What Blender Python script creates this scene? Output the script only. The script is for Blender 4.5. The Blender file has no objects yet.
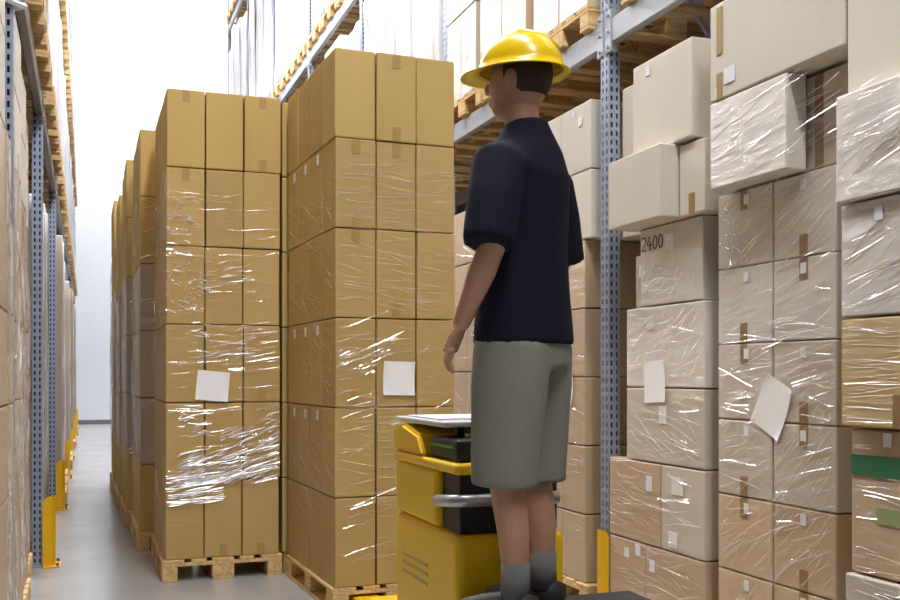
import bpy, bmesh, math, random
from mathutils import Vector, Matrix, noise
random.seed(7)
R = random.Random(11)
S = bpy.context.scene
COL = S.collection
PI = math.pi

def lin(r, g, b, a=1.0):
    f = lambda c: (c/255/12.92) if c/255 <= 0.04045 else ((c/255+0.055)/1.055)**2.4
    return (f(r), f(g), f(b), a)

# ------------------------------------------------------------------ materials
MATS = {}
def new_mat(name):
    m = bpy.data.materials.new(name); m.use_nodes = True
    nt = m.node_tree
    b = next(n for n in nt.nodes if n.type == 'BSDF_PRINCIPLED')
    MATS[name] = m
    return m, nt, b
def N(nt, t, **kw):
    n = nt.nodes.new(t)
    for k, v in kw.items():
        if k in n.inputs: n.inputs[k].default_value = v
        else: setattr(n, k, v)
    return n
def plain(name, col, rough=0.5, metal=0.0, spec=0.5, nscale=40, nbump=0.03, var=0.06):
    m, nt, b = new_mat(name)
    b.inputs['Roughness'].default_value = rough
    b.inputs['Metallic'].default_value = metal
    b.inputs['Specular IOR Level'].default_value = spec
    tc = N(nt, 'ShaderNodeTexCoord')
    nz = N(nt, 'ShaderNodeTexNoise'); nz.inputs['Scale'].default_value = nscale; nz.inputs['Detail'].default_value = 4
    nt.links.new(tc.outputs['Object'], nz.inputs['Vector'])
    mx = N(nt, 'ShaderNodeMix', data_type='RGBA')
    c1 = tuple(max(0, c*(1-var)) for c in col[:3])+(1,); c2 = tuple(min(1, c*(1+var)) for c in col[:3])+(1,)
    mx.inputs[6].default_value = c1; mx.inputs[7].default_value = c2
    nt.links.new(nz.outputs['Fac'], mx.inputs[0]); nt.links.new(mx.outputs[2], b.inputs['Base Color'])
    if nbump:
        bp = N(nt, 'ShaderNodeBump'); bp.inputs['Strength'].default_value = nbump; bp.inputs['Distance'].default_value = .01
        nt.links.new(nz.outputs['Fac'], bp.inputs['Height']); nt.links.new(bp.outputs['Normal'], b.inputs['Normal'])
    return m
def cardboard(name, col, coat=0.0, streak=(3, 3, 26), coat_rough=.16):
    m, nt, b = new_mat(name)
    b.inputs['Roughness'].default_value = .78
    b.inputs['Specular IOR Level'].default_value = .25
    tc = N(nt, 'ShaderNodeTexCoord'); oi = N(nt, 'ShaderNodeObjectInfo')
    nz = N(nt, 'ShaderNodeTexNoise'); nz.inputs['Scale'].default_value = 5; nz.inputs['Detail'].default_value = 6
    mp = N(nt, 'ShaderNodeMapping'); mp.inputs['Scale'].default_value = (1, 1, .35)
    ad = N(nt, 'ShaderNodeVectorMath', operation='ADD')
    sc = N(nt, 'ShaderNodeVectorMath', operation='SCALE'); sc.inputs['Scale'].default_value = .9
    nt.links.new(oi.outputs['Location'], sc.inputs[0])
    nt.links.new(tc.outputs['Object'], ad.inputs[0]); nt.links.new(sc.outputs[0], ad.inputs[1])
    nt.links.new(ad.outputs[0], mp.inputs['Vector']); nt.links.new(mp.outputs[0], nz.inputs['Vector'])
    mr = N(nt, 'ShaderNodeMapRange'); mr.inputs['To Min'].default_value = .93; mr.inputs['To Max'].default_value = 1.07
    nt.links.new(nz.outputs['Fac'], mr.inputs['Value'])
    mr2 = N(nt, 'ShaderNodeMapRange'); mr2.inputs['To Min'].default_value = .92; mr2.inputs['To Max'].default_value = 1.08
    nt.links.new(oi.outputs['Random'], mr2.inputs['Value'])
    mu = N(nt, 'ShaderNodeMath', operation='MULTIPLY')
    nt.links.new(mr.outputs[0], mu.inputs[0]); nt.links.new(mr2.outputs[0], mu.inputs[1])
    vm = N(nt, 'ShaderNodeVectorMath', operation='SCALE'); vm.inputs[0].default_value = col[:3]
    nt.links.new(mu.outputs[0], vm.inputs['Scale']); nt.links.new(vm.outputs[0], b.inputs['Base Color'])
    # faint corrugation
    wv = N(nt, 'ShaderNodeTexNoise'); wv.inputs['Scale'].default_value = 60; wv.inputs['Detail'].default_value = 2
    nt.links.new(ad.outputs[0], wv.inputs['Vector'])
    bp = N(nt, 'ShaderNodeBump'); bp.inputs['Strength'].default_value = .12; bp.inputs['Distance'].default_value = .004
    nt.links.new(wv.outputs['Fac'], bp.inputs['Height']); nt.links.new(bp.outputs['Normal'], b.inputs['Normal'])
    if coat:
        # tightly clinging stretch film: a thin glossy coat with pulled, slanting wrinkles
        b.inputs['Coat Weight'].default_value = coat
        b.inputs['Coat Roughness'].default_value = coat_rough
        b.inputs['Coat IOR'].default_value = 1.5
        mp2 = N(nt, 'ShaderNodeMapping'); mp2.inputs['Scale'].default_value = streak; mp2.inputs['Rotation'].default_value = (.25, .22, 0)
        nt.links.new(ad.outputs[0], mp2.inputs['Vector'])
        n2 = N(nt, 'ShaderNodeTexNoise'); n2.inputs['Scale'].default_value = 1.6; n2.inputs['Detail'].default_value = 5; n2.inputs['Roughness'].default_value = .6; n2.inputs['Distortion'].default_value = .6
        nt.links.new(mp2.outputs[0], n2.inputs['Vector'])
        b2 = N(nt, 'ShaderNodeBump'); b2.inputs['Strength'].default_value = .8; b2.inputs['Distance'].default_value = .03
        nt.links.new(n2.outputs['Fac'], b2.inputs['Height']); nt.links.new(b2.outputs['Normal'], b.inputs['Coat Normal'])
    return m

cardboard('kraft_card', lin(190, 161, 101))
cardboard('kraft_card_filmed', lin(183, 153, 94), .5)
cardboard('beige_card', lin(218, 210, 197))
cardboard('beige_card_filmed', lin(198, 187, 173), .55, (3, 5, 18))
cardboard('pale_card_filmed', lin(213, 206, 198), .5, (3, 5, 18))
cardboard('tan_card_filmed', lin(196, 170, 140), .5, (3, 5, 18))
cardboard('grey_card_filmed', lin(172, 156, 138), .65, (5, 5, 9), .2)
plain('packing_tape', lin(170, 138, 80), .35, nscale=15)
plain('dark_tape', lin(150, 118, 84), .35, nscale=15)
plain('sticker_white', lin(232, 234, 240), .5, nbump=0, var=.02)
plain('paper_white', lin(250, 251, 254), .6, nscale=8, var=.01)
plain('ink', lin(60, 50, 45), .7)
plain('green_band', lin(40, 110, 78), .4, nscale=30, var=.2)
plain('pale_green_print', lin(150, 160, 112), .7, nscale=30, var=.2)
plain('rack_steel', lin(156, 168, 190), .42, .35, nscale=25, var=.12)
plain('beam_steel', lin(176, 180, 188), .4, .35, nscale=25, var=.08)
plain('beam_steel_dull', lin(140, 134, 128), .45, .3, nscale=25, var=.08)
plain('bolt_steel', lin(120, 120, 125), .35, .8)
plain('guard_yellow', lin(232, 178, 10), .4, nscale=12, var=.06)
plain('truck_yellow', lin(252, 206, 18), .35, nscale=12, var=.03)
plain('truck_black', lin(22, 22, 24), .45)
plain('rubber', lin(30, 30, 32), .8)
plain('bar_silver', lin(190, 192, 196), .3, .7)
plain('tray_grey', lin(205, 206, 206), .5, nscale=20, var=.12)
plain('cushion_grey', lin(120, 124, 130), .7)
plain('green_led_strip', lin(90, 170, 50), .5)
plain('decal_grey', lin(196, 176, 96), .5)
plain('shirt_navy', lin(26, 26, 42), .85, spec=.2, nscale=60, nbump=.15, var=.15)
plain('shorts_khaki', lin(140, 138, 126), .85, spec=.2, nscale=60, nbump=.15, var=.1)
plain('skin', lin(196, 146, 116), .5, nscale=30, var=.05)
plain('hair_brown', lin(60, 42, 30), .7, nscale=80, nbump=.4, var=.3)
plain('helmet_yellow', lin(250, 208, 10), .25, nbump=0, var=.01)
plain('eye_white', lin(235, 232, 228), .2, nbump=0)
plain('iris_dark', lin(50, 40, 34), .2, nbump=0)
plain('shoe_dark', lin(48, 44, 42), .6)
plain('sock_grey', lin(120, 118, 116), .9)
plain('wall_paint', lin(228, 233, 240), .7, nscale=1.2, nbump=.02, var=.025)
plain('side_wall_shade', lin(72, 68, 64), .8, nscale=2)  # dark tone stands in for the deep shade behind the racks
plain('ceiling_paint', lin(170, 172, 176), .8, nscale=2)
plain('baseboard_grey', lin(112, 116, 122), .6)
plain('lamp_housing', lin(210, 212, 215), .4)

def wood():
    m, nt, b = new_mat('pallet_wood')
    b.inputs['Roughness'].default_value = .75
    tc = N(nt, 'ShaderNodeTexCoord'); oi = N(nt, 'ShaderNodeObjectInfo')
    ad = N(nt, 'ShaderNodeVectorMath', operation='ADD')
    nt.links.new(tc.outputs['Object'], ad.inputs[0]); nt.links.new(oi.outputs['Location'], ad.inputs[1])
    mp = N(nt, 'ShaderNodeMapping'); mp.inputs['Scale'].default_value = (9, 1.2, 9)
    nt.links.new(ad.outputs[0], mp.inputs['Vector'])
    nz = N(nt, 'ShaderNodeTexNoise'); nz.inputs['Scale'].default_value = 3.5; nz.inputs['Detail'].default_value = 6; nz.inputs['Distortion'].default_value = 1.2
    nt.links.new(mp.outputs[0], nz.inputs['Vector'])
    cr = N(nt, 'ShaderNodeValToRGB'); cr.color_ramp.elements[0].color = lin(190, 152, 98); cr.color_ramp.elements[1].color = lin(232, 200, 146)
    cr.color_ramp.elements[0].position = .3; cr.color_ramp.elements[1].position = .7
    nt.links.new(nz.outputs['Fac'], cr.inputs[0]); nt.links.new(cr.outputs[0], b.inputs['Base Color'])
    bp = N(nt, 'ShaderNodeBump'); bp.inputs['Strength'].default_value = .25; bp.inputs['Distance'].default_value = .006
    nt.links.new(nz.outputs['Fac'], bp.inputs['Height']); nt.links.new(bp.outputs['Normal'], b.inputs['Normal'])
wood()

def floor_mat():
    m, nt, b = new_mat('polished_concrete')
    tc = N(nt, 'ShaderNodeTexCoord')
    n1 = N(nt, 'ShaderNodeTexNoise'); n1.inputs['Scale'].default_value = 1.3; n1.inputs['Detail'].default_value = 8; n1.inputs['Roughness'].default_value = .65
    n2 = N(nt, 'ShaderNodeTexNoise'); n2.inputs['Scale'].default_value = 5; n2.inputs['Detail'].default_value = 3
    nt.links.new(tc.outputs['Object'], n1.inputs['Vector']); nt.links.new(tc.outputs['Object'], n2.inputs['Vector'])
    cr = N(nt, 'ShaderNodeValToRGB')
    cr.color_ramp.elements[0].position = .3; cr.color_ramp.elements[0].color = lin(158, 157, 156)
    cr.color_ramp.elements[1].position = .72; cr.color_ramp.elements[1].color = lin(174, 174, 174)
    nt.links.new(n1.outputs['Fac'], cr.inputs[0]); nt.links.new(cr.outputs[0], b.inputs['Base Color'])
    mr = N(nt, 'ShaderNodeMapRange'); mr.inputs['To Min'].default_value = .17; mr.inputs['To Max'].default_value = .27
    nt.links.new(n2.outputs['Fac'], mr.inputs['Value']); nt.links.new(mr.outputs[0], b.inputs['Roughness'])
    bp = N(nt, 'ShaderNodeBump'); bp.inputs['Strength'].default_value = .008; bp.inputs['Distance'].default_value = .01
    nt.links.new(n2.outputs['Fac'], bp.inputs['Height']); nt.links.new(bp.outputs['Normal'], b.inputs['Normal'])
floor_mat()

def film_mat(name, dif=.08, grough=.16, g0=.04, g1=.55):
    m, nt, b = new_mat(name)
    out = next(n for n in nt.nodes if n.type == 'OUTPUT_MATERIAL')
    nt.nodes.remove(b)
    tr = N(nt, 'ShaderNodeBsdfTransparent'); gl = N(nt, 'ShaderNodeBsdfGlossy'); di = N(nt, 'ShaderNodeBsdfDiffuse')
    gl.inputs['Roughness'].default_value = grough; gl.inputs['Color'].default_value = (.95, .95, .97, 1); di.inputs['Color'].default_value = (.85, .85, .86, 1)
    m1 = N(nt, 'ShaderNodeMixShader'); m1.inputs[0].default_value = dif
    m2 = N(nt, 'ShaderNodeMixShader')
    tc = N(nt, 'ShaderNodeTexCoord')
    nz = N(nt, 'ShaderNodeTexNoise'); nz.inputs['Scale'].default_value = 9; nz.inputs['Detail'].default_value = 3
    nt.links.new(tc.outputs['Object'], nz.inputs['Vector'])
    mr = N(nt, 'ShaderNodeMapRange'); mr.inputs['From Min'].default_value = .35; mr.inputs['From Max'].default_value = .7
    mr.inputs['To Min'].default_value = g0; mr.inputs['To Max'].default_value = g1
    nt.links.new(nz.outputs['Fac'], mr.inputs['Value'])
    nt.links.new(tr.outputs[0], m1.inputs[1]); nt.links.new(di.outputs[0], m1.inputs[2])
    nt.links.new(mr.outputs[0], m2.inputs[0]); nt.links.new(m1.outputs[0], m2.inputs[1]); nt.links.new(gl.outputs[0], m2.inputs[2])
    nt.links.new(m2.outputs[0], out.inputs[0])
film_mat('stretch_film_clear')
film_mat('stretch_film_bunched', .12, .33, .1, .85)

def white_wrap():
    m, nt, b = new_mat('white_wrap')
    tc = N(nt, 'ShaderNodeTexCoord'); oi = N(nt, 'ShaderNodeObjectInfo')
    ad = N(nt, 'ShaderNodeVectorMath', operation='ADD')
    nt.links.new(tc.outputs['Object'], ad.inputs[0]); nt.links.new(oi.outputs['Location'], ad.inputs[1])
    mp = N(nt, 'ShaderNodeMapping'); mp.inputs['Scale'].default_value = (7, 7, .7)
    nt.links.new(ad.outputs[0], mp.inputs['Vector'])
    nz = N(nt, 'ShaderNodeTexNoise'); nz.inputs['Scale'].default_value = 1.5; nz.inputs['Detail'].default_value = 4
    nt.links.new(mp.outputs[0], nz.inputs['Vector'])
    cr = N(nt, 'ShaderNodeValToRGB')
    cr.color_ramp.elements[0].position = .32; cr.color_ramp.elements[0].color = lin(150, 134, 122)
    cr.color_ramp.elements[1].position = .5; cr.color_ramp.elements[1].color = lin(206, 207, 212)
    nt.links.new(nz.outputs['Fac'], cr.inputs[0]); nt.links.new(cr.outputs[0], b.inputs['Base Color'])
    b.inputs['Roughness'].default_value = .3
    bp = N(nt, 'ShaderNodeBump'); bp.inputs['Strength'].default_value = .5; bp.inputs['Distance'].default_value = .03
    nt.links.new(nz.outputs['Fac'], bp.inputs['Height']); nt.links.new(bp.outputs['Normal'], b.inputs['Normal'])
white_wrap()

def lamp_mat(name, strength):
    m, nt, b = new_mat(name)
    b.inputs['Base Color'].default_value = (1, 1, 1, 1)
    b.inputs['Emission Color'].default_value = (.985, .985, 1.0, 1)
    b.inputs['Emission Strength'].default_value = strength
lamp_mat('lamp_glow', 39.0)
lamp_mat('added_wall_glow', 112.0)  # glow of the lamps added to light up the far end wall

# ------------------------------------------------------------------ mesh helpers
def box(bm, x0, x1, y0, y1, z0, z1, bev=0.0, seg=1):
    vs = [bm.verts.new(p) for p in ((x0,y0,z0),(x1,y0,z0),(x1,y1,z0),(x0,y1,z0),(x0,y0,z1),(x1,y0,z1),(x1,y1,z1),(x0,y1,z1))]
    fs = [bm.faces.new([vs[i] for i in q]) for q in ((0,3,2,1),(4,5,6,7),(0,1,5,4),(1,2,6,5),(2,3,7,6),(3,0,4,7))]
    if bev:
        es = list({e for f in fs for e in f.edges})
        bmesh.ops.bevel(bm, geom=es, offset=bev, segments=seg, affect='EDGES', profile=.5)
    return vs
def cyl(bm, p0, p1, r, seg=16, r2=None):
    p0 = Vector(p0); p1 = Vector(p1); d = p1-p0
    q = d.to_track_quat('Z', 'Y').to_matrix().to_4x4(); q.translation = (p0+p1)/2
    bmesh.ops.create_cone(bm, cap_ends=True, segments=seg, radius1=r, radius2=r if r2 is None else r2, depth=d.length, matrix=q)
def ball(bm, c, rx, ry, rz, u=20, v=14, rot=None):
    mt = Matrix.Translation(c)
    if rot: mt = mt @ rot
    bmesh.ops.create_uvsphere(bm, u_segments=u, v_segments=v, radius=1, matrix=mt @ Matrix.Diagonal((rx, ry, rz, 1)))
def tube(bm, pts, rad, seg=14, ref=(0, 1, 0)):
    """rings along a polyline; rad = list of (a, b); b lies along ref"""
    pts = [Vector(p) for p in pts]; rings = []
    for i, p in enumerate(pts):
        t = (pts[min(i+1, len(pts)-1)]-pts[max(i-1, 0)]).normalized()
        r = Vector(ref); bvec = (r - t*r.dot(t)).normalized(); avec = bvec.cross(t).normalized()
        a, b = rad[i] if isinstance(rad[i], tuple) else (rad[i], rad[i])
        rings.append([bm.verts.new(p+avec*a*math.cos(2*PI*k/seg)+bvec*b*math.sin(2*PI*k/seg)) for k in range(seg)])
    for A, B in zip(rings, rings[1:]):
        for k in range(seg):
            bm.faces.new((A[k], A[(k+1) % seg], B[(k+1) % seg], B[k]))
    bm.faces.new(rings[0][::-1]); bm.faces.new(rings[-1])
def mesh_of(name, bm, mat, smooth=False):
    bmesh.ops.recalc_face_normals(bm, faces=bm.faces)
    me = bpy.data.meshes.new(name); bm.to_mesh(me); bm.free()
    me.materials.append(MATS[mat])
    if smooth:
        for p in me.polygons: p.use_smooth = True
    return me
def link(name, me, parent=None, loc=(0, 0, 0), rz=0):
    o = bpy.data.objects.new(name, me); COL.objects.link(o)
    o.location = loc; o.rotation_euler = (0, 0, rz)
    if parent is not None: o.parent = parent
    return o
def obj(name, bm, mat, parent=None, smooth=False, loc=(0, 0, 0), rz=0):
    return link(name, mesh_of(name, bm, mat, smooth), parent, loc, rz)
LABELS = {}
def tag(o, label, cat, group=None):
    o['label'] = label; o['category'] = cat
    if group: o['group'] = group
    LABELS.setdefault(label, []).append(o.name)
    return o
def thing(name, label, cat, loc=(0, 0, 0), rz=0, group=None):
    o = link(name, None, None, loc, rz); return tag(o, label, cat, group)
def struct(name, bm, mat, loc=(0, 0, 0)):
    o = obj(name, bm, mat, None, False, loc); o['kind'] = 'structure'; return o
def bx(name, dims, mat, parent=None, bev=0.0, seg=1):
    bm = bmesh.new(); box(bm, *dims, bev, seg); return obj(name, bm, mat, parent)
def dup(root, loc, rz=0):
    r = root.copy(); COL.objects.link(r); r.location = loc; r.rotation_euler = (0, 0, rz)
    for ch in list(root.children):
        c = ch.copy(); COL.objects.link(c); c.parent = r
        for g in ch.children:
            d = g.copy(); COL.objects.link(d); d.parent = c
    return r

# ------------------------------------------------------------------ camera  (f = 1000 px on 900 px; level, shifted up)
H = 1.38
cam = bpy.data.cameras.new('camera'); co = bpy.data.objects.new('camera', cam); COL.objects.link(co)
TH = math.atan2(.3412, .94)
co.location = (0, 0, H); co.rotation_euler = (PI/2, 0, -TH)
cam.sensor_width = 36; cam.lens = 40; cam.shift_y = 75/900; cam.clip_start = .05
S.camera = co
def slope(px):
    u = (px-450)/1000; return (.3412+.94*u)/(.94-.3412*u)

# ------------------------------------------------------------------ setting
XL, XR = -.30, 2.77          # the two rack faces
YW = 29.8
bm = bmesh.new(); box(bm, -1.6, 4.12, -9, YW, -.1, 0); struct('floor', bm, 'polished_concrete')
bm = bmesh.new(); box(bm, -1.8, 4.3, YW, YW+.2, -.1, 15.2); struct('wall_back', bm, 'wall_paint')
bm = bmesh.new(); box(bm, -1.8, -1.6, -9, YW, -.1, 15.2); struct('wall_left', bm, 'side_wall_shade')
bm = bmesh.new(); box(bm, 4.12, 4.3, -9, YW, -.1, 15.2); struct('wall_right', bm, 'side_wall_shade')
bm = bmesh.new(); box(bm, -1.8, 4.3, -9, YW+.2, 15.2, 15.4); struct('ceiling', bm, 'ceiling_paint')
bm = bmesh.new(); box(bm, -1.5, 4.0, YW-.02, YW-.001, 0, .12); struct('baseboard_back', bm, 'baseboard_grey')

def lamp_proto(name, y, z, glow):
    l = thing(name, 'x', 'lamp', (1.2, y, z)); LABELS.pop('x', None)
    bm = bmesh.new(); box(bm, -.3, .3, -1.8, 1.8, .03, .12, .01); obj('housing', bm, 'lamp_housing', l)
    bm = bmesh.new(); box(bm, -.27, .27, -1.77, 1.77, 0, .029); obj('diffuser', bm, glow, l)
    for s in (-1.4, 1.4):
        bm = bmesh.new(); cyl(bm, (0, s, .12), (0, s, 15.195-z), .008, 8); obj('suspension_rod', bm, 'bolt_steel', l)
    return l
for name, z, glow, ys_, lab in (('ceiling_light', 7.5, 'lamp_glow', (-1.2, 3.7, 8.9, 14.0), 'white linear warehouse lamp hung low above the aisle'),
                                ('added_wall_light', 13.9, 'added_wall_glow', (19.0, 23.2, 27.3), 'unseen lamp added to brighten the far end wall')):  # this row: unseen lamps, added only to brighten the end wall
    pr_ = None
    for y in ys_:
        if pr_ is None: l = pr_ = lamp_proto(name, y, z, glow)
        else: l = dup(pr_, (1.2, y, z))
        tag(l, lab, 'lamp', lab.split(' warehouse')[0]+'s' if 'low' in lab else 'added far wall lamps')

# ------------------------------------------------------------------ pallets
def pallet_parts():
    P = []
    def p(n, *d):
        bm = bmesh.new(); box(bm, *d, .003); P.append((n, mesh_of(n, bm, 'pallet_wood')))
    for x, w in ((-.3275, .145), (-.16, .1), (0, .145), (.16, .1), (.3275, .145)): p('deck_board', x-w/2, x+w/2, -.6, .6, .122, .144)
    for y in (-.5275, 0, .5275): p('stringer_board', -.4, .4, y-.0725, y+.0725, .1, .1215)
    for x in (-.35, 0, .35):
        for y in (-.5275, 0, .5275):
            w = .0725 if x == 0 else .05
            p('block', x-w, x+w, y-.0725, y+.0725, .022, .0995)
    for x in (-.35, 0, .35):
        w = .0725 if x == 0 else .05
        p('bottom_board', x-w, x+w, -.6, .6, 0, .0215)
    return P
PP = pallet_parts()
_bm = bmesh.new()
for n, me in PP: _bm.from_mesh(me)
PALLET_MESH = mesh_of('pallet', _bm, 'pallet_wood')
def pallet(x, y, z, rz, label, group=None, full=False):
    if full:
        t = thing('wooden_pallet', label, 'pallet', (x, y, z), rz, group)
        for n, me in PP: link(n, me, t)
    else:
        t = tag(link('wooden_pallet', PALLET_MESH, None, (x, y, z), rz), label, 'pallet', group)
    return t

# ------------------------------------------------------------------ cartons
CM = {}
def carton_mesh(dx, dy, dz, mat):
    k = (round(dx, 3), round(dy, 3), round(dz, 3), mat)
    if k not in CM:
        bm = bmesh.new(); box(bm, -dx/2, dx/2, -dy/2, dy/2, 0, dz, .007, 2)
        CM[k] = mesh_of('carton', bm, mat)
    return CM[k]
def face_mesh(name, face, dx, dy, u0, u1, v0, v1, mat, th=.0015, off=.0005):
    """thin patch on one vertical face; u runs along the face from its middle, v is the height"""
    bm = bmesh.new()
    if face == '-y': box(bm, u0, u1, -dy/2-off-th, -dy/2-off, v0, v1)
    elif face == '-x': box(bm, -dx/2-off-th, -dx/2-off, u0, u1, v0, v1)
    else: box(bm, dx/2+off, dx/2+off+th, u0, u1, v0, v1)
    return mesh_of(name, bm, mat)
TM = {}
def carton(cx, cy, z, dx, dy, dz, face, mat, label, group, tape=None, stick=None, rz=0.0, tape_len=.1, tw=.05, tmat='packing_tape'):
    o = link('carton', carton_mesh(dx, dy, dz, mat), None, (cx, cy, z), rz)
    tag(o, label, 'box', group)
    if tape:
        k = ('t', face, round(dx, 3), round(dy, 3), round(dz, 3), tape, tape_len, tmat)
        if k not in TM:
            L = []
            if 'top' in tape: L.append(face_mesh('tape', face, dx, dy, -tw/2, tw/2, dz-tape_len, dz-.003, tmat))
            if 'bot' in tape: L.append(face_mesh('tape', face, dx, dy, -tw/2, tw/2, .003, tape_len, tmat))
            TM[k] = L
        for me in TM[k]: link('tape', me, o)
    for st in (stick or []):
        u, v, w, h = st
        k = ('s', face, round(dx, 3), round(dy, 3), st)
        if k not in TM: TM[k] = face_mesh('sticker', face, dx, dy, u-w/2, u+w/2, v-h/2, v+h/2, 'sticker_white', .0012, .0022)
        link('sticker', TM[k], o)
    return o
def rowname(k, n):      # k counted from the bottom
    fromtop = n-1-k
    W = ['topmost', 'second from top', 'third from top', 'fourth from top', 'fifth from top', 'sixth from top', 'seventh from top', 'eighth from top', 'ninth from top']
    return 'bottom' if k == 0 else W[fromtop]

# ---- floor stacks: 3 x 4 tall cartons per layer, six layers; columns facing aisle or camera, plus unseen ones added to block light
def tall_stack(x0, y0, w, dep, rz, who, full_front, right, z1, filmrows, tapes, mats=('kraft_card', 'kraft_card_filmed'), lean=0.0, depth_n=4):
    """x0,y0: front left corner of cartons; rotation about that corner"""
    cw = w/3; cd = dep/depth_n; ch = (z1-.146)/6
    M = Matrix.Translation((x0, y0, 0)) @ Matrix.Rotation(rz, 4, 'Z')
    for k in range(6):
        z = .146+k*ch
        for i in range(3):
            for j in range(depth_n):
                front = (j == 0)
                if not ((front and (full_front or i == 0)) or i == 0 or (right and i == 2) or (full_front and j == 1)): continue
                if front and full_front: col = 'front '+('left', 'middle', 'right')[i]+' column'
                elif i == 0: col = ('front corner column', 'left side second column', 'left side third column', 'left side rear column')[j]
                elif i == 1: col = 'core behind front middle column'
                else: col = ('', 'right side second column', 'right side third column', 'right side rear column')[j]
                lab = 'brown carton, %s, %s, %s' % (who, rowname(k, 6), col)
                jx = R.uniform(-.003, .003)+lean*k; jy = R.uniform(-.004, .004)
                p = M @ Vector(((i+.5)*cw+jx, (j+.5)*cd+jy, z))
                tp = tapes.get((k, i)) if front else None
                st = None
                face = '-y'
                if not front and i == 0:
                    face = '-x'
                    if R.random() < .0: pass
                if who == G_B and i == 0 and not front and k in (1, 2, 4): st = [(-.06, ch-.06, .05, .06)]
                carton(p.x, p.y, z, cw-.008, cd-.01, ch-.006, face, mats[1] if k in filmrows else mats[0], lab,
                       'cartons of the '+who, tp, st, rz+R.uniform(-.005, .005), tape_len=.085)

G_A = 'nearest left floor stack'; G_B = 'tall stack behind truck'
tall_stack(.488, 6.90, .766, 1.19, 0, G_A, True, True, 3.30, (0, 1, 2, 3, 4), {(5, 0): 'top', (5, 2): 'topbot', (4, 0): 'top', (2, 2): 'bot', (0, 1): 'bot', (0, 2): 'bot'}, lean=.0015)
pallet(.868, 7.49, 0, 0, 'pale wooden pallet under the nearest left floor stack of brown cartons', 'pallets along the floor row', True)
G_B = 'tall stack behind truck'
RB = math.radians(2.0)
tall_stack(1.345, 5.66, .755, 1.22, RB, G_B, True, True, 3.285, (0, 1, 2, 3, 4), {(5, 1): 'topbot', (5, 0): None, (4, 0): 'topbot', (4, 1): 'top', (3, 0): 'top', (2, 0): 'bot', (3, 1): 'bot'})
_p = Matrix.Translation((1.345, 5.66, 0)) @ Matrix.Rotation(RB, 4, 'Z') @ Vector((.385, .6, 0))
pallet(_p.x, _p.y, 0, RB, 'wooden pallet under the tall stack behind the truck, with forks entering it', 'pallets along the floor row', True)
BACK = [(.385, 8.22, 3.32, 'second left floor stack'), (.335, 9.56, 3.35, 'third left floor stack'),
        (.31, 10.9, 3.25, 'fourth left floor stack'), (.29, 12.3, 3.42, 'farthest left floor stack')]
for x, y, z1, who in BACK:
    tall_stack(x, y, .766, 1.19, 0, who, False, False, z1, (1, 2, 3), {}, mats=('kraft_card', 'grey_card_filmed'))
    pallet(x+.38, y+.59, 0, 0, 'wooden pallet under the %s of cartons' % who, 'pallets along the floor row', y < 9)
# stack hidden behind the tall stack: only the edge column shows in the dark slot
for k in range(6):
    carton(1.40, 7.19, .146+k*.523, .247, .5, .517, '-y', 'kraft_card', 'brown carton in dark slot between the two nearest stacks, %s' % rowname(k, 6), 'cartons in the dark slot between stacks')
pallet(1.69, 7.56, 0, 0, 'wooden pallet standing in the dark slot behind the tall stack', 'pallets along the floor row')

# ------------------------------------------------------------------ stretch film: raised, glossy pleats pulled across the cartons
PAPERS = [Vector((.116*6.88, 6.89, 1.306)), Vector((1.737, 5.67, 1.36)), Vector((XR, 4.506, 1.345)), Vector((XR, 3.56, 1.245)), Vector((XR, 5.52, 1.31))]
def film(label, patches, mat='stretch_film_clear', part_of=None, bunched=None):
    rr = random.Random(hash_str(label))
    bm = bmesh.new()
    nclear = len(patches)
    for pi, (O, U, V, Nn, u0, u1, v0, v1, n, sl, sd, l0, l1, w0, w1) in enumerate(patches+(bunched or [])):
        mi = 1 if pi >= nclear else 0
        O = Vector(O); U = Vector(U); V = Vector(V); Nn = Vector(Nn)
        for q in range(n):
            L = rr.uniform(l0, l1); a = rr.gauss(sl, sd)
            uc = rr.uniform(u0, u1); vc = rr.uniform(v0, v1)
            w = rr.uniform(w0, w1); h = w*rr.uniform(.2, .5); lift = rr.uniform(.001, .003)
            steps = 9; rows = []
            ph = rr.uniform(0, 6); amp = rr.uniform(.0, .006); cr = rr.uniform(-.06, .06)
            for s in range(steps+1):
                f = s/steps; d = (f-.5)*L
                uu = uc+d*math.cos(a); vv = vc+d*math.sin(a)+amp*math.sin(ph+f*7)+cr*L*(f-.5)**2
                if uu < u0 or uu > u1 or vv < v0-.03 or vv > v1+.03: 
                    if rows: break
                    continue
                if any((O+U*uu+V*vv-pp).length < .15 for pp in PAPERS):
                    if rows: break
                    continue
                tw = w*(math.sin(PI*min(max(f, .04), .96))**.6)
                c = O+U*uu+V*vv
                rows.append([bm.verts.new(c-V*tw*.5+Nn*lift), bm.verts.new(c+V*tw*.05+Nn*(lift+h*(tw/w))), bm.verts.new(c+V*tw*.5+Nn*lift)])
            for A, B in zip(rows, rows[1:]):
                for q4 in ((A[0], B[0], B[1], A[1]), (A[1], B[1], B[2], A[2])): bm.faces.new(q4).material_index = mi
    loose = [v for v in bm.verts if not v.link_faces]
    bmesh.ops.delete(bm, geom=loose, context='VERTS')
    me = mesh_of('stretch_film', bm, mat)
    if bunched: me.materials.append(MATS['stretch_film_bunched'])
    if part_of is not None:
        return link('stretch_film', me, part_of, -part_of.location)
    return tag(link('stretch_film', me), label, 'plastic film', 'stretch film around the goods')
def hash_str(s):
    h = 7
    for c in s: h = (h*31+ord(c)) % 1000003
    return h
X, Y, Z = Vector((1, 0, 0)), Vector((0, 1, 0)), Vector((0, 0, 1))
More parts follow.
